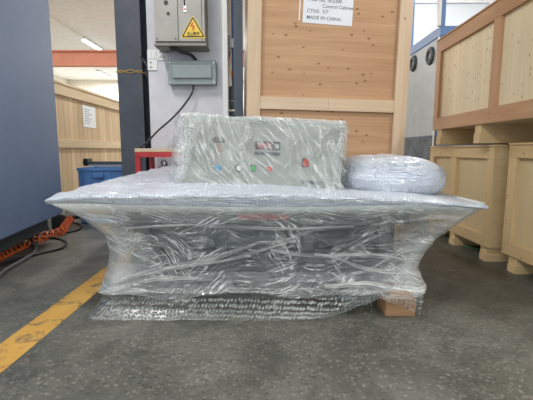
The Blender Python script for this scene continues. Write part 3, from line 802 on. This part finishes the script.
smesh('side_film', sidefilm(-1), 60, 60, M['boxfilm'], t, True, (0, 0, 0), lambda u, v: (u*.4+3, v*.42))
smesh('side_film', sidefilm(1), 60, 60, M['boxfilm'], t, False, (0, 0, 0), lambda u, v: (u*.4+5, v*.42))
# gathered film bunches on the left and centre of the cover
def bunch(x0, z0, x1, z1, w, seed, yb=-.045):
    def fn(u, v):
        x = x0+(x1-x0)*u+.01*math.sin(u*9+seed); z = z0+(z1-z0)*u
        dx = z1-z0; dz = -(x1-x0); L = math.hypot(dx, dz)
        o = (v-.5)*2*w*(.5+.5*math.sin(PI*u)+.2*N3(u*6, seed, 0))
        return (x+dx/L*o, yb+.014*abs(v-.5)*2-.006*math.cos(v*25+u*6)-.006*N3(u*9, v*5, seed), z+dz/L*o)
    return fn
BN = [(-.475, .02, -.40, .38, .035), (-.43, .12, -.36, .39, .022), (-.12, .16, -.08, .395, .022), (-.35, .12, -.27, .38, .010), (-.08, .39, .03, .39, .02), (.13, .12, .19, .30, .008),
      (.30, .20, .36, .38, .008), (.40, .05, .43, .36, .018)]
for k, a in enumerate(BN):
    smesh('film_gather', bunch(*a, k), 60, 16, M['gather'], t, False, (0, 0, 0), lambda u, v, k=k: (v*.12+k, u*.4+k*.6))

# ------------------------------------------------------------ wrapped bundle on the right of the table
t = thing('wrapped_bundle', 'white bubble-wrapped bundle lying on the table right of the control box', 'bundle', (.765, 2.40, .582), (0, math.radians(1.0), 0))
def bag(u, v):
    a = u*2*PI; b_ = (v-.5)*PI
    ca, sa = math.cos(a), math.sin(a)
    sgn = lambda q, e: (abs(q)**e)*(1 if q >= 0 else -1)
    cb = sgn(math.cos(b_), .3)
    x = .295*sgn(ca, .5)*cb; y = .24*sgn(sa, .6)*cb; z = .115+.116*sgn(math.sin(b_), .62)
    right = max(0, x/.295)
    if z > .115: z -= .05*right**1.6*(z-.115)/.112
    n = Vector((x, y, z-.115)).normalized()
    h = .028*N3(x*5, y*5, z*5+2)+.014*abs(N3(x*14, y*14, z*14))+.007*abs(N3(x*34, y*34, z*34))
    return (x+n.x*h, y+n.y*h, max(-.005, z+n.z*h))
smesh('wrapping', bag, 160, 80, M['bagwrap'], t, False, (0, 0, 0), lambda u, v: (u*1.9, v*.8))

# ------------------------------------------------------------ hoses on the floor at the left
def coil_pts(path, R, turns):
    path = spline([Vector(p) for p in path], 30); L = [0]
    for a, b_ in zip(path, path[1:]): L.append(L[-1]+(b_-a).length)
    out = []; n = turns*12
    for i in range(n+1):
        s = L[-1]*i/n; k = 0
        while k < len(L)-2 and L[k+1] < s: k += 1
        f = (s-L[k])/max(1e-6, L[k+1]-L[k]); p = path[k].lerp(path[k+1], f); d = (path[k+1]-path[k]).normalized()
        u = d.cross(Vector((0, 0, 1))).normalized(); w = u.cross(d); a = 2*PI*turns*i/n
        out.append(p+u*R*math.cos(a)+w*R*math.sin(a))
    return out
t = thing('coiled_air_hose', 'orange coiled air hose on the floor beside the blue cabinet', 'hose', (-2.15, 3.4, 0))
cp = coil_pts([(-2.03, 2.75, .04), (-2.08, 2.97, .04), (-2.11, 3.25, .04), (-2.11, 3.52, .04), (-2.06, 3.78, .045), (-2.13, 4.02, .06), (-2.22, 4.3, .08)], .036, 23)
MB().tube([p-Vector((-2.15, 3.4, 0)) for p in cp], .008, 6, False).build('coil', M['orange'], t, True)
MB().cyl((-.07, .9, .08), (-.17, 1.02, .08), .02).cyl((.02, .28, .09), (-.06, .3, .09), .022).build('connector', M['greyhose'], t, True)
o = MB().tube([(-1.96, 2.6, .012), (-1.95, 2.80, .012), (-1.86, 3.05, .012), (-1.77, 3.22, .012), (-1.80, 3.38, .012), (-1.88, 3.50, .012), (-2.03, 3.62, .012), (-2.3, 3.6, .012)], .012, 8).build('rubber_hose', M['black'], None, True)
tag(o, 'black rubber hose looping beside the orange coil on the floor', 'hose')
o = MB().tube([(-1.78, 2.45, .014), (-1.83, 2.60, .014), (-1.86, 2.82, .014), (-1.90, 3.05, .014), (-1.98, 3.22, .014), (-2.06, 3.32, .03), (-2.25, 3.35, .02)], .014, 8).build('rubber_hose', M['greyhose'], None, True)
tag(o, 'grey hose on the floor, the nearest hose to the camera', 'hose')
o = MB().tube([(-2.35, 3.8, .01), (-2.08, 3.86, .01), (-2.00, 4.02, .01), (-2.08, 4.25, .01), (-2.24, 4.42, .01), (-2.40, 4.52, .01)], .009, 8).build('rubber_hose', M['black'], None, True)
tag(o, 'thin black hose loop on the floor at the cabinet corner', 'hose')
o = MB().tube([(-2.6, 4.70, .022), (-2.42, 4.72, .022), (-2.2, 4.85, .022), (-1.8, 4.95, .022), (-1.4, 4.9, .022)], .022, 8).build('thick_cable', M['black'], None, True)
tag(o, 'thick black cable on the floor running from the cabinet towards the column', 'cable')
o = MB().box(-2.33, -2.25, 4.1, 4.22, 0, .14, .008).cyl((-2.29, 4.16, .14), (-2.29, 4.16, .19), .03).build('air_fitting', M['black'], None, True)
tag(o, 'small black air fitting standing at the end of the orange hose', 'fitting')
